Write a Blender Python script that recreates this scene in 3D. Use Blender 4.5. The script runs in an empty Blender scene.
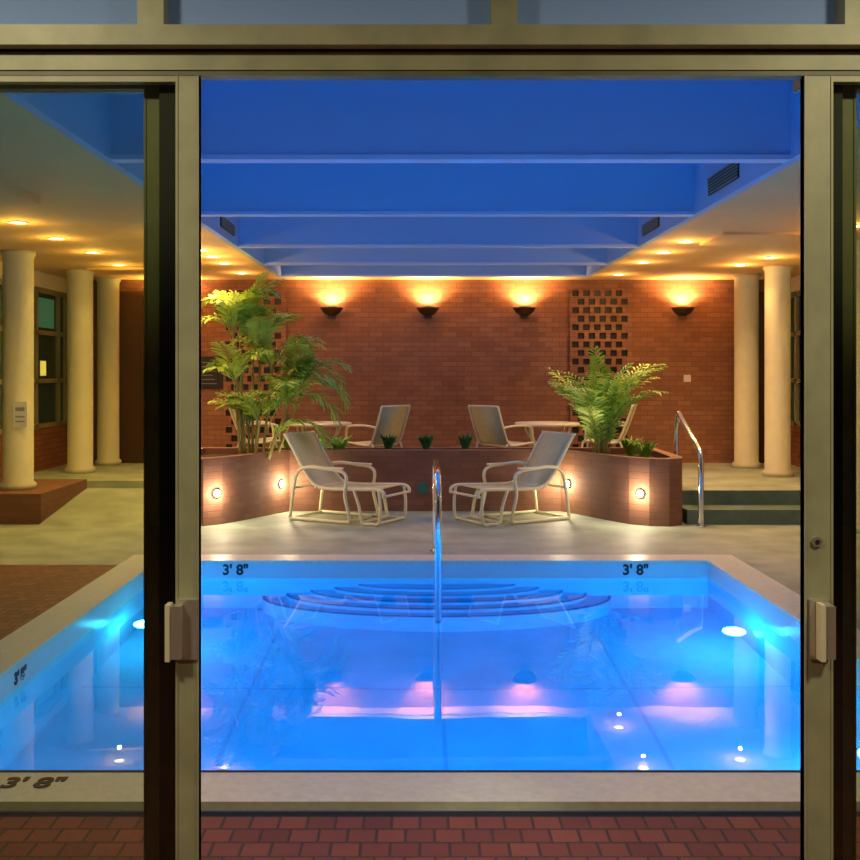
import bpy, bmesh, math, random
from mathutils import Vector, Matrix
random.seed(4)
C = bpy.context.scene.collection
sc = bpy.context.scene
sc.view_settings.view_transform = 'Standard'

# ------------------------------------------------------------ materials
def new_mat(name):
    m = bpy.data.materials.new(name); m.use_nodes = True
    nt = m.node_tree; return m, nt, nt.nodes['Principled BSDF']
def mat(name, col, rough=.6, metal=0, emit=None, es=0, noise=0.0, nscale=6, spec=None, bump=0):
    m, nt, b = new_mat(name)
    b.inputs['Base Color'].default_value = (*col, 1)
    b.inputs['Roughness'].default_value = rough
    b.inputs['Metallic'].default_value = metal
    if spec is not None: b.inputs['Specular IOR Level'].default_value = spec
    if emit:
        b.inputs['Emission Color'].default_value = (*emit, 1)
        b.inputs['Emission Strength'].default_value = es
    if noise or bump:
        tc = nt.nodes.new('ShaderNodeTexCoord'); n = nt.nodes.new('ShaderNodeTexNoise')
        n.inputs['Scale'].default_value = nscale; n.inputs['Detail'].default_value = 5
        nt.links.new(tc.outputs['Object'], n.inputs['Vector'])
        if noise:
            r = nt.nodes.new('ShaderNodeValToRGB')
            r.color_ramp.elements[0].position = .3; r.color_ramp.elements[1].position = .7
            r.color_ramp.elements[0].color = (*[c*(1-noise) for c in col], 1)
            r.color_ramp.elements[1].color = (*[min(1, c*(1+noise)) for c in col], 1)
            nt.links.new(n.outputs['Fac'], r.inputs['Fac']); nt.links.new(r.outputs['Color'], b.inputs['Base Color'])
        if bump:
            bp = nt.nodes.new('ShaderNodeBump'); bp.inputs['Strength'].default_value = bump
            bp.inputs['Distance'].default_value = .02
            nt.links.new(n.outputs['Fac'], bp.inputs['Height']); nt.links.new(bp.outputs['Normal'], b.inputs['Normal'])
    return m
def brick_mat(name, c1, c2, mort, bw, bh, ms, mode, rough=.8, offset=.5):
    m, nt, b = new_mat(name)
    tc = nt.nodes.new('ShaderNodeTexCoord'); sp = nt.nodes.new('ShaderNodeSeparateXYZ'); cb = nt.nodes.new('ShaderNodeCombineXYZ')
    L = nt.links
    L.new(tc.outputs['Object'], sp.inputs[0])
    if mode == 'floor':
        L.new(sp.outputs['X'], cb.inputs['X']); L.new(sp.outputs['Y'], cb.inputs['Y'])
    elif mode == 'x':
        L.new(sp.outputs['X'], cb.inputs['X']); L.new(sp.outputs['Z'], cb.inputs['Y'])
    elif mode == 'y':
        L.new(sp.outputs['Y'], cb.inputs['X']); L.new(sp.outputs['Z'], cb.inputs['Y'])
    else:
        a = nt.nodes.new('ShaderNodeMath'); a.operation = 'ADD'
        L.new(sp.outputs['X'], a.inputs[0]); L.new(sp.outputs['Y'], a.inputs[1])
        L.new(a.outputs[0], cb.inputs['X']); L.new(sp.outputs['Z'], cb.inputs['Y'])
    t = nt.nodes.new('ShaderNodeTexBrick')
    t.offset = offset
    t.inputs['Scale'].default_value = 1
    t.inputs['Color1'].default_value = (*c1, 1); t.inputs['Color2'].default_value = (*c2, 1); t.inputs['Mortar'].default_value = (*mort, 1)
    t.inputs['Mortar Size'].default_value = ms; t.inputs['Brick Width'].default_value = bw; t.inputs['Row Height'].default_value = bh
    t.inputs['Mortar Smooth'].default_value = .3
    L.new(cb.outputs[0], t.inputs['Vector'])
    n = nt.nodes.new('ShaderNodeTexNoise'); n.inputs['Scale'].default_value = 2.5; n.inputs['Detail'].default_value = 6
    L.new(tc.outputs['Object'], n.inputs['Vector'])
    mx = nt.nodes.new('ShaderNodeMix'); mx.data_type = 'RGBA'; mx.blend_type = 'MULTIPLY'; mx.inputs[0].default_value = .6
    r = nt.nodes.new('ShaderNodeValToRGB'); r.color_ramp.elements[0].color = (.55, .55, .55, 1); r.color_ramp.elements[1].color = (1.25, 1.25, 1.25, 1)
    L.new(n.outputs['Fac'], r.inputs['Fac']); L.new(t.outputs['Color'], mx.inputs[6]); L.new(r.outputs['Color'], mx.inputs[7])
    L.new(mx.outputs[2], b.inputs['Base Color'])
    bp = nt.nodes.new('ShaderNodeBump'); bp.invert = True; bp.inputs['Strength'].default_value = .4; bp.inputs['Distance'].default_value = .01
    L.new(t.outputs['Fac'], bp.inputs['Height']); L.new(bp.outputs['Normal'], b.inputs['Normal'])
    b.inputs['Roughness'].default_value = rough
    return m
def thin_glass(name, tint, ior=1.45, rough=0.0, k=1.0):
    m = bpy.data.materials.new(name); m.use_nodes = True; nt = m.node_tree; nt.nodes.clear()
    o = nt.nodes.new('ShaderNodeOutputMaterial'); mx = nt.nodes.new('ShaderNodeMixShader')
    f = nt.nodes.new('ShaderNodeFresnel'); f.inputs['IOR'].default_value = ior
    t = nt.nodes.new('ShaderNodeBsdfTransparent'); t.inputs['Color'].default_value = (*tint, 1)
    g = nt.nodes.new('ShaderNodeBsdfGlossy'); g.inputs['Roughness'].default_value = rough
    nt.links.new(f.outputs[0], mx.inputs[0]); nt.links.new(t.outputs[0], mx.inputs[1]); nt.links.new(g.outputs[0], mx.inputs[2])
    nt.links.new(mx.outputs[0], o.inputs['Surface'])
    return m
M = {}
M['brickwall'] = brick_mat('wall_brick', (.34, .15, .08), (.25, .105, .058), (.17, .085, .055), .21, .07, .005, 'x')
M['brickside'] = brick_mat('side_brick', (.30, .10, .05), (.2, .065, .035), (.1, .05, .03), .21, .07, .006, 'y')
M['brickplant'] = brick_mat('planter_brick', (.24, .105, .06), (.20, .08, .048), (.17, .085, .05), .21, .07, .005, 'd')
M['cap'] = mat('planter_cap', (.34, .19, .10), .6, noise=.2)
M['paver'] = brick_mat('brick_paver', (.26, .078, .04), (.16, .045, .028), (.06, .035, .025), .1, .1, .006, 'floor', .6)
M['conc'] = mat('concrete_deck', (.32, .37, .28), .6, noise=.28, nscale=2.5, bump=.2)
M['tread'] = mat('step_tread', (.10, .17, .14), .6, noise=.2)
M['coping'] = mat('coping_tile', (.66, .69, .56), .4, noise=.08, nscale=30)
M['poolp'] = mat('pool_plaster', (.36, .66, .92), .7, noise=.10, nscale=2)
M['poolstep'] = mat('pool_nosing_tile', (.08, .22, .48), .5)
M['poolline'] = mat('pool_floor_joint', (.26, .52, .80), .6)
M['band'] = mat('pool_band_tile', (.60, .70, .74), .3)
M['black'] = mat('black_paint', (.008, .008, .008), .5)
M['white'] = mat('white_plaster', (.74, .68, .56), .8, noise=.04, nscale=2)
M['ceil'] = mat('ceiling_plaster_lamplit', (.74, .47, .20), .8, noise=.04, nscale=2)  # amber base colour carries part of the lamplight
M['beam'] = mat('beam_plaster_dusklit', (.30, .46, .68), .8)  # blue of the dusk skylight mixed into the base colour
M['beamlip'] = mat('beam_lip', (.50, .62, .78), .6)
M['column'] = mat('column_plaster', (.60, .57, .40), .6, noise=.05)
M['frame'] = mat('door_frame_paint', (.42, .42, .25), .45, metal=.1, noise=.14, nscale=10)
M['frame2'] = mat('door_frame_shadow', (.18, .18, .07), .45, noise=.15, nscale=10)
M['gasket'] = mat('rubber_gasket', (.012, .012, .01), .6)
M['wframe'] = mat('window_frame_paint', (.30, .28, .18), .5)
M['handle'] = mat('brushed_steel', (.62, .58, .5), .35, metal=.7)
M['chrome'] = mat('chrome', (.85, .86, .88), .12, metal=1)
M['glass'] = thin_glass('door_glass', (.93, .96, .86), 1.5)
M['skyglass'] = thin_glass('skylight_glass', (.95, .97, 1), 1.2)
M['transom'] = mat('transom_glass_sky', (.34, .54, 1.0), .6, spec=.3)  # blue base colour stands in for the reflected dusk sky
M['tealglass'] = mat('teal_window_glass', (.012, .06, .07), .08, spec=.8)
M['litglass'] = mat('lit_window', (.7, .6, .2), .4, emit=(1, .72, .15), es=.9)
M['litteal'] = mat('lit_window_teal', (.1, .4, .4), .4, emit=(.08, .45, .42), es=.12)
M['bronze'] = mat('bronze', (.10, .06, .035), .35, metal=.8)
M['warm'] = mat('lamp_warm', (1, .8, .5), .5, emit=(1, .74, .36), es=10)
M['cool'] = mat('pool_lamp', (1, 1, 1), .5, emit=(1, .85, .8), es=2.5)
M['spotl'] = mat('planter_lamp', (1, 1, 1), .5, emit=(1, .9, .68), es=30)
M['alu'] = mat('cream_powdercoat', (.78, .74, .50), .35)
M['sling'] = mat('sling_fabric', (.62, .58, .32), .8, noise=.12, nscale=60)
M['leaf'] = mat('palm_leaf', (.22, .48, .05), .45, noise=.45, nscale=3)
M['leafy'] = mat('palm_leaf_young', (.48, .62, .08), .45, noise=.3, nscale=3)
M['leafd'] = mat('shrub_leaf', (.04, .18, .04), .5, noise=.4, nscale=8)
M['cane'] = mat('palm_cane', (.32, .32, .08), .6)
M['soil'] = mat('soil', (.05, .03, .02), .9, noise=.3, nscale=20)
M['sign'] = mat('sign_dark', (.012, .015, .02), .4)
M['signw'] = mat('sign_white', (.75, .75, .72), .5)
M['green'] = mat('sign_green', (.02, .14, .10), .5)
M['darkwood'] = mat('dark_door', (.06, .025, .012), .5)
M['grille'] = mat('grille', (.012, .01, .012), .5)
M['blockwall'] = brick_mat('sky_block_brick', (.10, .045, .03), (.07, .03, .02), (.05, .03, .02), .21, .07, .006, 'd')  # for the unseen walls added around the patio

# water
m = bpy.data.materials.new('pool_water'); m.use_nodes = True; nt = m.node_tree; b = nt.nodes['Principled BSDF']
b.inputs['Base Color'].default_value = (.001, .29, 1, 1); b.inputs['Roughness'].default_value = 0.0
b.inputs['IOR'].default_value = 1.33; b.inputs['Transmission Weight'].default_value = 1
tc = nt.nodes.new('ShaderNodeTexCoord'); n = nt.nodes.new('ShaderNodeTexNoise'); n.inputs['Scale'].default_value = 2.2; n.inputs['Detail'].default_value = 1
bp = nt.nodes.new('ShaderNodeBump'); bp.inputs['Strength'].default_value = .05; bp.inputs['Distance'].default_value = .02
nt.links.new(tc.outputs['Object'], n.inputs['Vector']); nt.links.new(n.outputs['Fac'], bp.inputs['Height']); nt.links.new(bp.outputs['Normal'], b.inputs['Normal'])
M['water'] = m

# ------------------------------------------------------------ mesh builder
class MB:
    def __init__(s): s.v = []; s.f = []; s.mi = []; s.mats = []; s.sm = []
    def m(s, k):
        if k not in s.mats: s.mats.append(k)
        return s.mats.index(k)
    def add(s, vs, fs, k, smooth=False):
        o = len(s.v); s.v += [tuple(v) for v in vs]; i = s.m(k)
        for f in fs: s.f.append(tuple(o+a for a in f)); s.mi.append(i); s.sm.append(smooth)
    def box(s, x0, x1, y0, y1, z0, z1, k):
        vs = [(x, y, z) for x in (x0, x1) for y in (y0, y1) for z in (z0, z1)]
        s.add(vs, [(0,1,3,2),(4,6,7,5),(0,4,5,1),(2,3,7,6),(0,2,6,4),(1,5,7,3)], k)
    def cyl(s, c, r, h, k, n=24, axis='z', r2=None):
        r2 = r if r2 is None else r2; vs = []
        for j, (rr, hh) in enumerate(((r, 0), (r2, h))):
            for i in range(n):
                a = 2*math.pi*i/n; u, w = rr*math.cos(a), rr*math.sin(a)
                if axis == 'z': vs.append((c[0]+u, c[1]+w, c[2]+hh))
                elif axis == 'y': vs.append((c[0]+u, c[1]+hh, c[2]+w))
                else: vs.append((c[0]+hh, c[1]+u, c[2]+w))
        s.add(vs, [(i, (i+1)%n, n+(i+1)%n, n+i) for i in range(n)], k, True)
        s.add(vs, [tuple(range(n-1, -1, -1)), tuple(range(n, 2*n))], k)
    def tube(s, pts, r, k, n=8, sub=4, r2=None):
        P = [Vector(p) for p in pts]
        if sub > 1 and len(P) > 2:
            Q = []
            for i in range(len(P)-1):
                p0 = P[max(i-1, 0)]; p1 = P[i]; p2 = P[i+1]; p3 = P[min(i+2, len(P)-1)]
                for j in range(sub):
                    t = j/sub
                    Q.append(.5*((2*p1)+(p2-p0)*t+(2*p0-5*p1+4*p2-p3)*t*t+(3*p1-p0-3*p2+p3)*t**3))
            Q.append(P[-1]); P = Q
        T = [(P[min(i+1, len(P)-1)]-P[max(i-1, 0)]).normalized() for i in range(len(P))]
        up = Vector((0, 0, 1)) if abs(T[0].z) < .9 else Vector((1, 0, 0))
        N = (up - T[0]*up.dot(T[0])).normalized(); vs = []
        for i, p in enumerate(P):
            N = (N - T[i]*N.dot(T[i])).normalized(); B = T[i].cross(N)
            rr = r if r2 is None else r+(r2-r)*i/(len(P)-1)
            for j in range(n):
                a = 2*math.pi*j/n; vs.append(p+N*math.cos(a)*rr+B*math.sin(a)*rr)
        fs = [(i*n+j, i*n+(j+1)%n, (i+1)*n+(j+1)%n, (i+1)*n+j) for i in range(len(P)-1) for j in range(n)]
        fs += [tuple(range(n-1, -1, -1)), tuple(range((len(P)-1)*n, len(P)*n))]
        s.add(vs, fs, k, True)
    def lathe(s, c, prof, k, n=28, a0=0, a1=2*math.pi):
        vs = []; full = abs(a1-a0-2*math.pi) < 1e-6; nn = n if full else n+1
        for r, z in prof:
            for i in range(nn):
                a = a0+(a1-a0)*i/n; vs.append((c[0]+r*math.cos(a), c[1]+r*math.sin(a), c[2]+z))
        fs = []
        for q in range(len(prof)-1):
            for i in range(n):
                j = (i+1) % nn; fs.append((q*nn+i, q*nn+j, (q+1)*nn+j, (q+1)*nn+i))
        s.add(vs, fs, k, True)
    def build(s, name, loc=(0, 0, 0), rot=0, parent=None, mirror=False):
        me = bpy.data.meshes.new(name); me.from_pydata(s.v, [], s.f)
        for k in s.mats: me.materials.append(M[k])
        for p, i, sm in zip(me.polygons, s.mi, s.sm): p.material_index = i; p.use_smooth = sm
        bm = bmesh.new(); bm.from_mesh(me); bmesh.ops.recalc_face_normals(bm, faces=bm.faces); bm.to_mesh(me); bm.free()
        ob = bpy.data.objects.new(name, me); C.objects.link(ob); ob.location = loc; ob.rotation_euler = (0, 0, rot)
        if parent: ob.parent = parent
        return ob
def empty(name, loc=(0, 0, 0), rot=0):
    e = bpy.data.objects.new(name, None); C.objects.link(e); e.location = loc; e.rotation_euler = (0, 0, rot); return e
def box(name, *a, parent=None):
    b = MB(); b.box(*a); return b.build(name, parent=parent)
def lamp(name, kind, loc, energy, col, size=.05, rot=(0, 0, 0), parent=None, **kw):
    l = bpy.data.lights.new(name, kind); l.energy = energy; l.color = col
    if kind == 'AREA': l.size = size
    else: l.shadow_soft_size = size
    for a, v in kw.items(): setattr(l, a, v)
    o = bpy.data.objects.new(name, l); C.objects.link(o); o.location = loc; o.rotation_euler = rot
    if parent: o.parent = parent
    return o
def text(name, body, loc, rot, size, k, parent=None):
    cu = bpy.data.curves.new(name, 'FONT'); cu.body = body; cu.size = size; cu.extrude = .002; cu.align_x = 'CENTER'; cu.align_y = 'CENTER'; cu.offset = .004
    o = bpy.data.objects.new(name, cu); C.objects.link(o); o.location = loc; o.rotation_euler = rot; cu.materials.append(M[k])
    if parent: o.parent = parent
    return o

# ------------------------------------------------------------ dimensions (metres)
XL, XR = -5.0, 5.2
PX0, PX1, PY0, PY1, WZ, PD = -2.2, 2.42, 3.97, 8.4, -.13, -1.15
CEIL = 2.92; YB = 14.3; DY = 2.7; CW = .28
RF = .30

# floor
f = MB()
f.box(XL, XR, 2.55, 3.60, -.3, 0, 'paver')
f.box(XL, XR, 3.60, 3.68, -.3, -.02, 'gasket')
f.box(XL, PX0-CW, 3.68, 8.3, -.3, 0, 'paver')
f.box(PX1+CW, XR, 3.68, 8.3, -.3, 0, 'conc')
f.box(XL, PX0-CW, 8.3, 8.4+CW, -.3, 0, 'conc')
f.box(PX1+CW, XR, 8.3, 8.4+CW, -.3, 0, 'conc')
f.box(XL, XR, PY1+CW, YB, -.3, 0, 'conc')
f.build('floor')
# raised rear terrace
r = MB()
r.box(XL, 2.8, 11.95, YB, 0, RF, 'conc')
r.box(2.8, XR, 10.95, YB, 0, RF, 'conc')
r.box(2.8, XR, 10.5, 10.95, 0, .15, 'tread')
r.box(2.8, XR, 10.93, 10.98, .0, RF+.004, 'tread')
r.box(2.8, XR, 10.48, 10.53, .0, .154, 'tread')
# ramp
r.add([(-3.98, 10.4, 0), (-2.66, 10.4, 0), (-2.66, 12.6, 0), (-3.98, 12.6, 0), (-2.66, 12.6, RF+.002), (-3.98, 12.6, RF+.002)],
      [(0,1,4,5), (1,2,4), (0,5,3), (2,3,5,4), (0,3,2,1)], 'conc')
r.box(XL, -3.98, 10.5, 11.95, 0, .32, 'brickplant')
r.build('floor_terrace')

# pool
p = MB()
p.box(PX0-.15, PX1+.15, PY0-.15, PY1+.15, PD-.1, PD, 'poolp')
for a in ((PX0-.15, PX0, PY0-.15, PY1+.15), (PX1, PX1+.15, PY0-.15, PY1+.15), (PX0, PX1, PY0-.15, PY0), (PX0, PX1, PY1, PY1+.15)):
    p.box(*a, PD, -.28, 'poolp')
    p.box(*a, -.28, -.02, 'band')
# coping
p.box(PX0-CW, PX0, PY0-CW, PY1+CW, -.02, .015, 'coping')
p.box(PX1, PX1+CW, PY0-CW, PY1+CW, -.02, .015, 'coping')
p.box(PX0, PX1, PY0-CW, PY0, -.02, .015, 'coping')
p.box(PX0, PX1, PY1, PY1+CW, -.02, .015, 'coping')
# floor joints
for x in (-1.1, 0.14, 1.35): p.box(x-.012, x+.012, PY0, 7.6, PD, PD+.002, 'poolline')
for y in (5.2, 6.5): p.box(PX0, PX1, y-.012, y+.012, PD, PD+.0022, 'poolline')
# dark bead line at near edge
p.box(PX0, PX1, PY0-.012, PY0+.004, -.05, .018, 'gasket')
# elliptical entry steps
cx = .14
for i in range(5):
    a = 1.46-.2*i; bb = .66-.12*i; zt = -.76+.1*i; n = 40
    vs = []
    for z in (PD if i == 0 else zt-.1, zt):
        for j in range(n+1):
            t = math.pi*j/n; vs.append((cx+a*math.cos(t), PY1-bb*math.sin(t), z))
    fs = [(j, j+1, n+2+j, n+1+j) for j in range(n)]+[tuple(range(n+1, 2*n+2))]
    p.add(vs, fs, 'poolp')
    vs = []
    for s_, z in ((0, zt+.003), (.024, zt+.003)):
        for j in range(n+1):
            t = math.pi*j/n; vs.append((cx+(a-s_)*math.cos(t), PY1-.001-(bb-s_)*math.sin(t), z))
    p.add(vs, [(j, j+1, n+2+j, n+1+j) for j in range(n)], 'poolstep')
    vs = []
    for z in (zt-.018, zt+.003):
        for j in range(n+1):
            t = math.pi*j/n; vs.append((cx+(a+.003)*math.cos(t), PY1-.001-(bb+.003)*math.sin(t), z))
    p.add(vs, [(j, j+1, n+2+j, n+1+j) for j in range(n)], 'poolstep')
pool = p.build('swimming_pool')
w = MB(); w.add([(PX0, PY0, WZ), (PX1, PY0, WZ), (PX1, PY1, WZ), (PX0, PY1, WZ)], [(0, 1, 2, 3)], 'water'); w.build('water_surface', parent=pool)
for i, x in enumerate((-1.55, 1.81)):
    text('depth_text_%d' % i, "3' 8\"", (x, PY1-.003, -.065), (math.pi/2, 0, 0), .12, 'black', pool)
text('depth_text_near', "3' 8\"", (-1.49, PY0-.12, .017), (0, 0, 0), .13, 'black', pool)
text('depth_text_side', "3' 8\"", (PX0-.003+.006, 5.5, -.07), (math.pi/2, 0, math.pi/2), .09, 'black', pool)
for i, (x, y, rz) in enumerate(((PX1-.03, 4.9, 1), (PX1-.03, 7.1, 1), (PX0+.03, 7.3, -1))):
    q = MB(); q.cyl((0, 0, 0), .07, .028*rz, 'cool', axis='x'); q.build('pool_light_%d' % i, (x+(.0 if rz > 0 else -.028), y, -.62), parent=pool)
    lamp('pool_lamp_%d' % i, 'POINT', (x-.16*rz, y, -.55), 24, (.85, .88, 1), .08, parent=pool)
for i, x in enumerate((-1.3, .1, 1.5)):
    lamp('pool_lamp_near_%d' % i, 'POINT', (x, PY0+.25, -.6), 26, (.6, .8, 1), .1, parent=pool)

# pool handrail
h = MB(); h.tube([(0, .45, 0), (0, .45, .4), (0, .45, .68), (0, .36, .80), (0, .1, .80), (0, -.55, .80), (0, -.72, .74), (0, -.80, .6), (0, -.80, 0), (0, -.80, -.75)], .026, 'chrome', 12)
h.cyl((0, .45, .0), .05, .015, 'chrome')
h.build('pool_handrail', (.137, 8.35, .015))

# ------------------------------------------------------------ walls
wb = MB()
wb.box(XL-.2, XR+.2, YB, YB+.25, 0, 3.85, 'brickwall')
wb.build('wall_back')
# openwork brick screens: pierced brick lattice over a black panel painted as the shaded openings
def screen(name, x0, x1, z0, z1):
    s = MB(); pw = .155; rh = .122; ow = .095; nx = int(round((x1-x0)/pw)); nz = int(round((z1-z0)/rh))
    s.box(x0, x1, YB-.012, YB-.002, z0, z1, 'grille')
    for j in range(nz):
        c = z0+j*rh
        s.box(x0, x1, YB-.05, YB-.012, c, c+.036, 'brickwall')
        off = (j % 2)*pw/2
        xs = x0; edges = []
        for i in range(-1, nx+1):
            a = x0+i*pw+off+(pw-ow)/2; b_ = a+ow
            if a < x0+.02 or b_ > x1-.02: continue
            edges.append((a, b_))
        prev = x0
        for a, b_ in edges:
            s.box(prev, a, YB-.05, YB-.012, c+.036, c+rh, 'brickwall'); prev = b_
        s.box(prev, x1, YB-.05, YB-.012, c+.036, c+rh, 'brickwall')
    s.build(name)
screen('brick_screen', 2.14, 3.03, .45, 2.77)
screen('brick_screen', -2.80, -1.91, .45, 2.77)
# dark doorways in the back wall
for nm, a, c in (('door_3', -4.35, -3.95), ('door_4', 4.62, 5.0)):
    d = MB(); d.box(a, c, YB-.03, YB-.002, RF, 2.75, 'darkwood'); d.box(a-.05, a, YB-.05, YB-.002, RF, 2.8, 'wframe'); d.build(nm)

def sidewall(name, x0, x1, xin, sgn):
    s = MB()
    s.box(x0, x1, 2.7, 9.6, 0, CEIL, 'white')
    s.box(x0, x1, 9.6, YB, 0, .85, 'brickside')
    s.box(x0, x1, 9.6, YB, 2.72, CEIL, 'white')
    s.build(name)
    g = MB()
    xm = (x0+x1)/2
    ys = [9.6, 10.5, 11.4, 12.3, 13.2, 14.0, YB]
    g.box(xm-.01, xm+.01, 9.6, YB, .85, 2.72, 'tealglass')
    for y in ys: g.box(xm-.05, xm+.05, y-.035, y+.035 if y < YB else YB, .85, 2.72, 'wframe')
    for z in (.85, 1.45, 2.1, 2.66): g.box(xm-.05, xm+.05, 9.6, YB, z, z+.06, 'wframe')
    for (ya, yb, za, zb, k) in ((12.4, 12.9, 1.6, 2.0, 'litteal'), (13.4, 13.6, 1.55, 1.75, 'litglass'), (13.3, 13.9, 2.2, 2.6, 'litteal'), (11.5, 12.1, 1.7, 2.6, 'litglass')):
        g.box(xm-.015, xm+.015, ya, yb, za, zb, k)
    g.build('window_1' if sgn < 0 else 'window_2')
sidewall('wall_left', XL-.2, XL, XL, -1)
sidewall('wall_right', XR, XR+.2, XR, 1)

# ------------------------------------------------------------ ceiling and skylight
SX0, SX1 = -1.92, 2.3
c = MB()
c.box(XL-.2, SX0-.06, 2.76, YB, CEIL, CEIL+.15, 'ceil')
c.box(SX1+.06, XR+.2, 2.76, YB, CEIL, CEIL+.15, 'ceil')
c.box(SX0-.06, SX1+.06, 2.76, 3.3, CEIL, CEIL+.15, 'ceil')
c.box(SX0-.06, SX1+.06, 13.98, YB, CEIL, CEIL+.15, 'ceil')
# upstand
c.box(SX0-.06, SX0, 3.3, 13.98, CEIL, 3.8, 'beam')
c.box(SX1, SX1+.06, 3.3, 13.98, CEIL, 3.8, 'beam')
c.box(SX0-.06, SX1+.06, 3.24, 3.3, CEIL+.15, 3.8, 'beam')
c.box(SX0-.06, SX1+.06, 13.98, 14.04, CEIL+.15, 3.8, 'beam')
# dropped panels
c.box(2.85, 3.75, 9.4, 10.2, CEIL-.03, CEIL, 'ceil')
c.box(3.05, 3.9, 6.9, 7.7, CEIL-.03, CEIL, 'ceil')
c.box(-4.4, -2.85, 6.7, 7.5, CEIL-.06, CEIL, 'ceil')
c.box(-4.2, -3.1, 12.6, 13.2, CEIL-.03, CEIL, 'ceil')
c.build('ceiling')
for i, y in enumerate((4.1, 6.22, 8.4, 10.56, 12.3, 13.85)):
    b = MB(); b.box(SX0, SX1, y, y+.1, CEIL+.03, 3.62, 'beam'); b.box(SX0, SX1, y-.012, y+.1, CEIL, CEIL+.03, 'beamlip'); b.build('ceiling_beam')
g = MB(); g.box(SX0-.06, SX1+.06, 3.24, 14.04, 3.80, 3.81, 'skyglass')
for y in [3.3+1.08*i for i in range(11)]: g.box(SX0-.06, SX1+.06, y-.03, y+.03, 3.81, 3.87, 'wframe')
g.build('skylight')
# vents
for nm, x, y0, y1, z0, z1 in (('air_vent', SX1, 7.2, 7.95, 3.0, 3.14), ('air_vent', SX1, 9.6, 10.3, 3.0, 3.11), ('air_vent', SX0, 9.6, 10.3, 3.0, 3.11)):
    v = MB(); sg = -1 if x > 0 else 1
    xs = sorted((x, x+sg*.012)); v.box(*xs, y0, y1, z0, z1, 'grille')
    for j in range(6):
        z = z0+.01+(z1-z0-.02)*j/5; xs = sorted((x+sg*.012, x+sg*.02)); v.box(*xs, y0, y1, z-.004, z+.004, 'wframe')
    v.build(nm)

# columns
for x, y, z, rr in ((-4.4, 10.95, .32, .16), (-4.4, 12.95, RF, .16), (-4.38, 14.05, RF, .15), (4.44, 13.6, RF, .16), (4.47, 12.5, RF, .155), (-4.4, 8.9, 0, .16), (4.47, 10.0, 0, .16), (4.47, 7.6, 0, .16)):
    k = MB(); k.lathe((0, 0, 0), [(0, 0), (rr+.03, 0), (rr+.03, .06), (rr, .08), (rr, CEIL-z-.06), (rr+.02, CEIL-z-.04), (rr+.02, CEIL-z), (0, CEIL-z)], 'column', 36)
    k.build('column', (x, y, z))
s = MB(); s.box(-.075, .075, -.012, .0, 0, .28, 'signw'); s.box(-.05, .05, -.014, -.012, .18, .22, 'wframe'); s.box(-.05, .05, -.014, -.012, .06, .075, 'wframe'); s.box(-.05, .05, -.014, -.012, .11, .125, 'wframe'); s.build('notice_sign', (-4.31, 10.785, 1.0))
s = MB(); s.box(-.30, .30, -.02, 0, 0, .46, 'sign')
for j in range(6): s.box(-.22+.02*(j % 2), .22-.03*(j % 3), -.023, -.02, .07+.06*j, .078+.06*j, 'wframe')
s.build('pool_rules_sign', (-3.12, YB, 1.36))
s = MB(); s.box(-.05, .05, -.012, 0, 0, .1, 'signw'); s.box(-.012, .012, -.018, -.012, .03, .07, 'signw'); s.build('light_switch', (3.82, YB, 1.46))

# ------------------------------------------------------------ planter
poly = [(-1.5, 11.5), (1.62, 11.5), (2.05, 10.75), (2.2, 10.52), (2.38, 10.38), (2.58, 10.35), (2.74, 10.45), (2.79, 10.65), (2.79, 11.94), (-2.65, 11.94), (-2.65, 10.65), (-2.6, 10.45), (-2.44, 10.35), (-2.25, 10.38), (-2.08, 10.52), (-1.93, 10.75)]
bm = bmesh.new()
vb = [bm.verts.new((x, y, 0)) for x, y in poly]; vt = [bm.verts.new((x, y, .70)) for x, y in poly]; n = len(poly)
for i in range(n): bm.faces.new((vb[i], vb[(i+1) % n], vt[(i+1) % n], vt[i]))
top = bm.faces.new(vt); bm.faces.new(vb[::-1])
bm.normal_update()
res = bmesh.ops.inset_region(bm, faces=[top], thickness=.13)
for fc in res['faces']: fc.material_index = 1
r2 = bmesh.ops.inset_region(bm, faces=[top], thickness=.002)
for v in top.verts: v.co.z -= .07
top.material_index = 2
bmesh.ops.recalc_face_normals(bm, faces=bm.faces)
me = bpy.data.meshes.new('brick_planter'); bm.to_mesh(me); bm.free()
for k in ('brickplant', 'cap', 'soil'): me.materials.append(M[k])
planter = bpy.data.objects.new('brick_planter', me); C.objects.link(planter)
for i, (x, y, nx, ny) in enumerate(((-2.13, 10.47, .62, -.75), (-1.58, 11.36, .87, -.49), (1.69, 11.38, -.87, -.49), (2.30, 10.435, -.6, -.78))):
    nn = Vector((nx, ny, 0)).normalized(); ang = math.atan2(nn.y, nn.x)
    q = MB(); q.cyl((-.005, 0, 0), .036, .018, 'spotl', axis='x', n=20)
    q.tube([(.01, .044*math.cos(a*math.pi/8), .044*math.sin(a*math.pi/8)) for a in range(17)], .008, 'bronze', 6, 1)
    q.build('planter_light_%d' % i, (x, y, .33), ang, parent=planter)
    lamp('planter_lamp_%d' % i, 'POINT', (x+nn.x*.10, y+nn.y*.10, .33), 12, (1, .84, .55), .03, parent=planter)
s = MB(); s.box(-.055, .055, -.015, -.002, 0, .12, 'green'); s.build('valve_cover', (.03, 11.5, .2))

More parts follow.
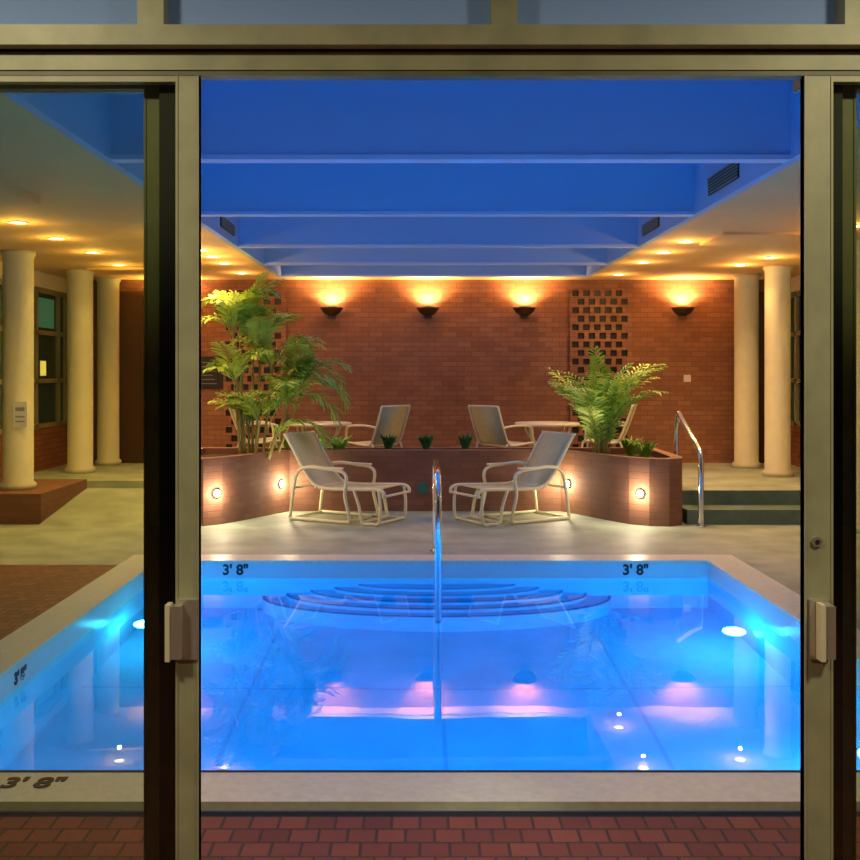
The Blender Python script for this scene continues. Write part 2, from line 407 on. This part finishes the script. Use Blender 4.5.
# ------------------------------------------------------------ plants
def frond(mb, base, az, L, e0, e1, lw, k, seg=12, npair=20):
    P = [Vector(base)]; d = Vector((math.cos(az), math.sin(az), 0))
    T = []
    for i in range(seg):
        e = e0+(e1-e0)*(i/(seg-1))**1.3
        t = d*math.cos(e)+Vector((0, 0, math.sin(e))); T.append(t); P.append(P[-1]+t*L/seg)
    mb.tube(P, .008, 'cane', 5, 1, .002)
    side = Vector((-d.y, d.x, 0))
    for q in range(npair):
        s_ = .18+.82*q/(npair-1); x = s_*seg; i = min(int(x), seg-1); p0 = P[i].lerp(P[i+1], x-i); t = T[i]
        nrm = side.cross(t).normalized()
        ll = lw*(math.sin(math.pi*min(1, .12+.80*s_))**.7)*random.uniform(.85, 1.1)
        for sg in (-1, 1):
            dr = (side*sg*.8+t*.75+nrm*random.uniform(-.3, .15)).normalized()
            wv = t.cross(dr).cross(dr).normalized()*.017*(.6+ll)
            p1 = p0+dr*ll*.45; p2 = p0+dr*ll*.85+Vector((0, 0, -.12*ll)); p3 = p0+dr*ll+Vector((0, 0, -.25*ll))
            mb.add([p0, p1+wv, p1-wv, p2+wv*.6, p2-wv*.6, p3], [(0, 1, 2), (1, 3, 4, 2), (3, 5, 4)], k)
pl = MB()
bx, by, bz = -1.85, 11.25, .63
canes = [(-.12, 0, 1.5, -.06), (-.05, .1, 1.2, .0), (.08, .0, .95, .1), (.16, -.1, .55, .2), (-.16, -.05, .8, -.06), (.02, -.15, .35, .05), (.22, .1, .75, .3), (-.1, .15, .3, 0), (-.14, .05, 1.35, -.12), (0, 0, 1.05, .05)]
for (ox, oy, hh, lean) in canes:
    b0 = Vector((bx+ox, by+oy, bz)); t0 = b0+Vector((lean, random.uniform(-.05, .05), hh))
    pl.tube([b0, b0.lerp(t0, .5)+Vector((0, 0, 0.02)), t0], .018, 'cane', 7, 3, .012)
    nf = random.choice((4, 5, 6))
    for q in range(nf):
        az = random.uniform(0, 2*math.pi) if q > 1 else random.choice((0, math.pi))+random.uniform(-.5, .5)
        if math.sin(az) > .5: az = -az
        L = random.uniform(.55, .8)*(.75 if math.cos(az) < -.3 else 1)
        frond(pl, t0, az, L, random.uniform(1.2, 1.55), random.uniform(-.7, .7), .25, random.choice(('leaf', 'leafy', 'leafy')), 12, 20)
for z, L, az in ((.75, 1.2, -.1), (.6, 1.15, -.35), (.95, 1.15, .1), (.35, .95, -.25), (.8, 1.25, -.2)):
    frond(pl, (bx+.15, by-.05, bz+z-.25), az, L, 1.15, -1.25, .3, 'leaf', 14, 28)
frond(pl, (bx-.1, by, bz+1.35), .3, .8, 1.5, .5, .26, 'leafy', 12, 24)
frond(pl, (bx-.1, by, bz+1.35), -.3, .75, 1.55, .9, .26, 'leafy', 12, 24)
frond(pl, (bx-.1, by, bz+1.3), 2.6, .6, 1.55, .9, .26, 'leafy', 12, 24)
pl.build('potted_areca_palm')
pr = MB(); bx, by = 2.04, 11.2
for q in range(24):
    az = q*2.4+random.uniform(-.2, .2)
    if math.sin(az) > .6: az = -az
    pr_b = (bx+random.uniform(-.08, .08), by+random.uniform(-.08, .08), bz)
    frond(pr, pr_b, az, random.uniform(.85, 1.3), random.uniform(1.35, 1.56), random.uniform(-.3, 1.3), .24, random.choice(('leaf', 'leafy')), 12, 22)
for a, L in ((-.1, 1.25), (3.1, .9), (.2, 1.3), (2.9, 1.0)):
    frond(pr, (bx, by, bz+.08), a, L, 1.5, .25, .24, 'leaf', 14, 26)
pr.build('palm_plant')
def tuft(name, x, y, z, r, hgt, n=60, k='leafd'):
    t = MB()
    for i in range(n):
        a = random.uniform(0, 6.28); l = random.uniform(.5, 1); o = Vector((math.cos(a), math.sin(a), 0)); sd = Vector((-o.y, o.x, 0))*.014
        p0 = o*r*.15; p1 = o*r*.6*l+Vector((0, 0, hgt*l*.7)); p2 = o*r*l+Vector((0, 0, hgt*l*random.uniform(.6, 1)))
        t.add([p0-sd*.5, p0+sd*.5, p1+sd, p1-sd, p2], [(0, 1, 2, 3), (3, 2, 4)], k)
    t.build(name, (x, y, z))
for x in (-.37, .07, .53): tuft('small_shrub', x, 11.7, .632, .13, .29, 220)
for x, y in ((-1.25, 11.72), (-.95, 11.72), (-1.5, 11.7), (2.45, 10.9), (1.6, 11.7), (2.4, 11.4)): tuft('low_plant', x, y, .632, .2, .28, 90, 'leaf')

# ------------------------------------------------------------ furniture
def chaise(name, loc, rot):
    c = MB(); W = .27
    for s_ in (-W, W):
        c.tube([(-.58, s_, .92), (-.50, s_, .80), (-.30, s_, .50), (-.17, s_, .38), (0, s_, .36), (.3, s_, .37), (.58, s_, .38), (.66, s_, .35), (.66, s_, .30)], .018, 'alu')
        c.tube([(-.50, s_*1.08, .02), (-.46, s_*1.08, .3), (-.40, s_*1.08, .52), (-.25, s_*1.08, .585), (0, s_*1.08, .57), (.16, s_*1.08, .55), (.22, s_*1.08, .48), (.20, s_*1.08, .3), (.26, s_*1.08, .05), (.2, s_*1.08, .02), (-.2, s_*1.08, .02), (-.50, s_*1.08, .02)], .018, 'alu')
        c.tube([(.30, s_, .36), (.36, s_, .2), (.40, s_, .03), (.50, s_, .02), (.60, s_, .03), (.62, s_, .2), (.60, s_, .37)], .017, 'alu')
        c.box(-.33, .17, s_*1.08-.025, s_*1.08+.025, .575, .592, 'alu')
    for x, z in ((-.58, .92), (-.17, .37), (.66, .31), (.4, .03), (.6, .03), (.2, .02), (-.48, .02), (-.44, .35)):
        c.tube([(x, -W*1.08, z), (x, W*1.08, z)], .014, 'alu', 8, 1)
    prof = [(-.575, .91), (-.5, .785), (-.31, .49), (-.18, .365), (0, .345), (.3, .355), (.58, .375)]
    vs = []
    for x, z in prof:
        for y in (-W+.015, W-.015):
            vs += [(x, y, z), (x+.004, y, z+.008)]
    fs = []
    for i in range(len(prof)-1):
        a = i*4; e = a+4
        fs += [(a, a+2, e+2, e), (a+1, e+1, e+3, a+3), (a, e, e+1, a+1), (a+2, a+3, e+3, e+2)]
    c.add(vs, fs, 'sling', True)
    return c.build(name, loc, rot)
chaise('chaise_lounge', (-.83, 10.86, 0), -math.radians(28))
chaise('chaise_lounge', (1.04, 10.86, 0), math.pi+math.radians(30))

def patio_chair(name, loc, rot):
    c = MB(); W = .26
    for s_ in (-W, W):
        c.tube([(-.36, s_, .88), (-.30, s_, .70), (-.20, s_, .45), (-.14, s_, .40), (0, s_, .40), (.22, s_, .42), (.27, s_, .38), (.28, s_, .2), (.30, s_, .012), (.1, s_, .012), (-.30, s_, .012), (-.34, s_, .012)], .014, 'alu')
        c.tube([(-.27, s_, .62), (-.1, s_*1.08, .64), (.15, s_*1.08, .63), (.22, s_*1.05, .58), (.24, s_, .40)], .014, 'alu')
        c.tube([(-.20, s_, .42), (-.27, s_, .2), (-.30, s_, .012)], .013, 'alu')
    for x, z in ((-.36, .88), (-.14, .39), (.26, .40), (-.30, .012)): c.tube([(x, -W, z), (x, W, z)], .012, 'alu', 8, 1)
    prof = [(-.355, .87), (-.29, .69), (-.19, .44), (-.13, .39), (0, .385), (.22, .41)]
    vs = []
    for x, z in prof:
        for y in (-W+.015, W-.015): vs += [(x, y, z), (x+.006, y, z+.008)]
    fs = []
    for i in range(len(prof)-1):
        a = i*4; e = a+4
        fs += [(a, a+2, e+2, e), (a+1, e+1, e+3, a+3), (a, e, e+1, a+1), (a+2, a+3, e+3, e+2)]
    c.add(vs, fs, 'sling', True)
    return c.build(name, loc, rot)
def patio_table(name, loc, r=.42, hgt=.64):
    t = MB()
    t.lathe((0, 0, 0), [(0, hgt-.03), (r-.03, hgt-.03), (r, hgt-.02), (r, hgt), (r-.01, hgt+.008), (0, hgt+.008)], 'alu', 36)
    for i in range(4):
        a = math.pi/4+i*math.pi/2; u, v = math.cos(a), math.sin(a)
        t.tube([(u*r*.85, v*r*.85, hgt-.03), (u*r*.8, v*r*.8, hgt-.12), (u*r*.55, v*r*.55, .35), (u*r*.75, v*r*.75, .012)], .014, 'alu')
    t.tube([(math.cos(a)*r*.55, math.sin(a)*r*.55, .35) for a in [math.pi/4+j*math.pi/12 for j in range(25)]], .01, 'alu', 6, 1)
    t.build(name, loc)
patio_table('patio_table', (-1.3, 12.9, RF))
patio_table('patio_table', (1.64, 12.9, RF))
patio_chair('patio_chair', (-.57, 12.55, RF), math.pi-.7)
patio_chair('patio_chair', (1.05, 12.5, RF), .7)
patio_chair('patio_chair', (-2.1, 13.0, RF), .3)
patio_chair('patio_chair', (2.42, 13.0, RF), math.pi-.3)

# stair handrail
h = MB()
h.tube([(0, 1.0, .3), (0, 1.0, .7), (0, .98, 1.0), (0, .9, 1.13), (0, .8, 1.10), (0, .1, .80), (0, .02, .72), (0, 0, .6), (0, 0, .0)], .03, 'chrome', 10)
h.cyl((0, 0, 0), .05, .012, 'chrome')
h.build('stair_handrail', (2.90, 10.32, 0))

# ------------------------------------------------------------ light fixtures
WARM = (1, .60, .24)
SCN = (1, .56, .20)
def sconce(x, y=YB, z=2.50):
    e = empty('wall_sconce', (x, y, z))
    s = MB(); s.lathe((0, -.02, 0), [(0, -.10), (.06, -.095), (.12, -.06), (.16, 0), (.175, .02), (.165, .02), (.15, .0), (.11, -.045), (0, -.08)], 'bronze', 24, math.pi, 2*math.pi)
    s.box(-.06, .06, -.03, 0, -.14, .03, 'bronze')
    s.lathe((0, -.02, -.005), [(0, 0), (.148, 0)], 'warm', 24, math.pi, 2*math.pi)
    s.build('bowl', parent=e)
    lamp('bulb', 'SPOT', (0, -.13, .02), 105, SCN, .04, rot=(math.pi, 0, 0), parent=e, spot_size=math.radians(155), spot_blend=.7)
for x in (-3.52, -1.26, .11, 1.49, 3.75): sconce(x)
def downlight(x, y, en=56, z=CEIL, gl=6):
    # glowing lens in a trim ring, plus an added point lamp brightening the ceiling
    e = empty('ceiling_downlight', (x, y, z))
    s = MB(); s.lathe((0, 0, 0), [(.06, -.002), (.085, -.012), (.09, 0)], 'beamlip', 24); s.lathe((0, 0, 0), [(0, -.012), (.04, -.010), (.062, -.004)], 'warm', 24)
    s.build('trim_ring', parent=e)
    lamp('bulb', 'SPOT', (0, 0, -.03), en, WARM, .05, parent=e, spot_size=math.radians(140), spot_blend=.7)
    lamp('ceiling_fill', 'POINT', (0, 0, -.15), gl, (1, .56, .17), .02, parent=e)
for y in (10.08, 11.0, 12.0): downlight(2.68, y)
downlight(2.68, 13.5, 28)
for y in (9.6, 10.8, 11.4, 12.1): downlight(-2.37, y)
downlight(-2.37, 13.3, 28)
for x, y in ((3.94, 12.3), (4.03, 11.5), (3.9, 9.0), (-3.54, 8.8), (-3.58, 9.85), (-3.6, 11.0), (-3.7, 12.3)): downlight(x, y, 58, gl=8)
for x in (-1.3, .2, 1.7): downlight(x, 3.03, 50, gl=1)  # unseen extra lamps added to brighten the near coping and pavers

# ------------------------------------------------------------ door wall (y = 2.7)
H0 = 2.40
t = MB()
t.box(XL-.2, XR+.2, DY-.02, DY+.06, H0+.01, H0+.065, 'frame')
t.box(XL-.2, XR+.2, DY-.06, DY+.06, H0+.065, H0+.118, 'frame')
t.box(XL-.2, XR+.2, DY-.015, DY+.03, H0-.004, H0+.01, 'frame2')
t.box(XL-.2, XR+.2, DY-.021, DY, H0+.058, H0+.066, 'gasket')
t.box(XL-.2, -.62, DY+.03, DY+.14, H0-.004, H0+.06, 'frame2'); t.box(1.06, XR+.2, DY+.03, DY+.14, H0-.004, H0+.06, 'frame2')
for x in (-.72, .225, 1.17, -1.9, 2.2, 3.4, -3.1): t.box(x-.035, x+.035, DY-.03, DY+.06, H0+.118, 3.1, 'frame')
t.build('trim_1')
box('window_3', XL-.2, XR+.2, DY+.03, DY+.05, H0+.118, 3.1, 'transom')
box('wall_front_upper', XL-.2, XR+.2, DY, DY+.14, 3.1, 3.85, 'white')
box('wall_front_left', XL-.2, -3.2, DY, DY+.14, 0, H0-.004, 'white')
box('wall_front_right', 3.5, XR+.2, DY, DY+.14, 0, H0-.004, 'white')
def panel(name, x0, x1, y, stile_w, k, handle_side=0, g=.022):
    d = MB(); z0, z1 = .03, H0-.005
    d.box(x0, x0+stile_w, y-g, y+g, z0, z1, k); d.box(x1-stile_w, x1, y-g, y+g, z0, z1, k)
    d.box(x0+stile_w, x1-stile_w, y-g, y+g, z0, z0+.12, k); d.box(x0+stile_w, x1-stile_w, y-g, y+g, z1-.015, z1, k)
    d.box(x0+stile_w, x1-stile_w, y-.003, y+.003, z0+.12, z1-.015, 'glass')
    for xx in (x0, x1-.006, x0+stile_w-.006, x1-stile_w): d.box(xx, xx+.006, y-g-.003, y+g, z0, z1, k)
    if handle_side:
        hx = x1-stile_w/2 if handle_side > 0 else x0+stile_w/2
        d.box(hx-.028, hx+.028, y-g-.010, y-g, .83, .99, 'handle')
        o = -.018*handle_side
        d.box(hx+o-.018, hx+o+.010, y-g-.045, y-g-.010, .84, .98, 'handle')
        d.box(hx+o-.03 , hx+o-.018, y-g-.05, y-g-.012, .835, .985, 'alu')
        if handle_side < 0:
            d.cyl((hx+.006*handle_side, y-g-.008, 1.145), .014, .008, 'handle', axis='y'); d.cyl((hx+.006*handle_side, y-g-.011, 1.145), .006, .004, 'gasket', axis='y')
    d.build(name)
panel('door_1', -1.85, -.594, DY, .062, 'frame', 1, .014)
panel('door_2', 1.032, 2.3, DY, .077, 'frame', -1, .014)
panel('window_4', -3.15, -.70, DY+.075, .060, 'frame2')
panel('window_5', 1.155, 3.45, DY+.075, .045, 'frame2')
j = MB(); j.box(-.712, -.668, DY+.03, DY+.12, .03, H0-.005, 'gasket'); j.box(1.12, 1.154, DY+.03, DY+.12, .03, H0-.005, 'gasket'); j.build('trim_2')
s = MB(); s.box(-3.2, 3.5, DY-.05, DY+.12, 0, .03, 'handle'); s.build('trim_3')
# exterior patio floor; canopy and walls added unseen to keep the dusk sky out
box('floor_patio', -6, 6, -5, 2.55, -.3, 0, 'paver')
box('sky_block_canopy', -6, 6, -5.2, 2.64, 3.15, 3.3, 'white')
box('sky_block_rear', -6.2, 6.2, -5.2, -5, 0, 3.3, 'blockwall')
box('sky_block_left', -6.2, -6, -5, 2.6, 0, 3.3, 'blockwall')
box('sky_block_right', 6, 6.2, -5, 2.6, 0, 3.3, 'blockwall')
for lx in (-1.6, 1.9):  # added out-of-view lamps that warm the door frame and near coping
    e = empty('added_fill_light', (lx, 1.0, 3.15)); q = MB(); q.lathe((0, 0, 0), [(0, -.02), (.12, -.02), (.14, 0)], 'warm', 24); q.build('fill_diffuser', parent=e)
    lamp('bulb', 'AREA', (0, 0, -.04), 40, (1, .88, .60), .3, parent=e)

# ------------------------------------------------------------ world
wd = bpy.data.worlds.new('dusk'); sc.world = wd; wd.use_nodes = True
bg = wd.node_tree.nodes['Background']; bg.inputs[0].default_value = (.006, .21, .82, 1); bg.inputs[1].default_value = 1.3

# ------------------------------------------------------------ camera
cd = bpy.data.cameras.new('camera'); co = bpy.data.objects.new('camera', cd); C.objects.link(co)
co.location = (0, 0, 1.6); co.rotation_euler = (math.pi/2, 0, 0)
cd.sensor_width = 36; cd.lens = 36*1000/860; cd.shift_x = 10/860; cd.shift_y = -58/860; cd.clip_start = .05
sc.camera = co
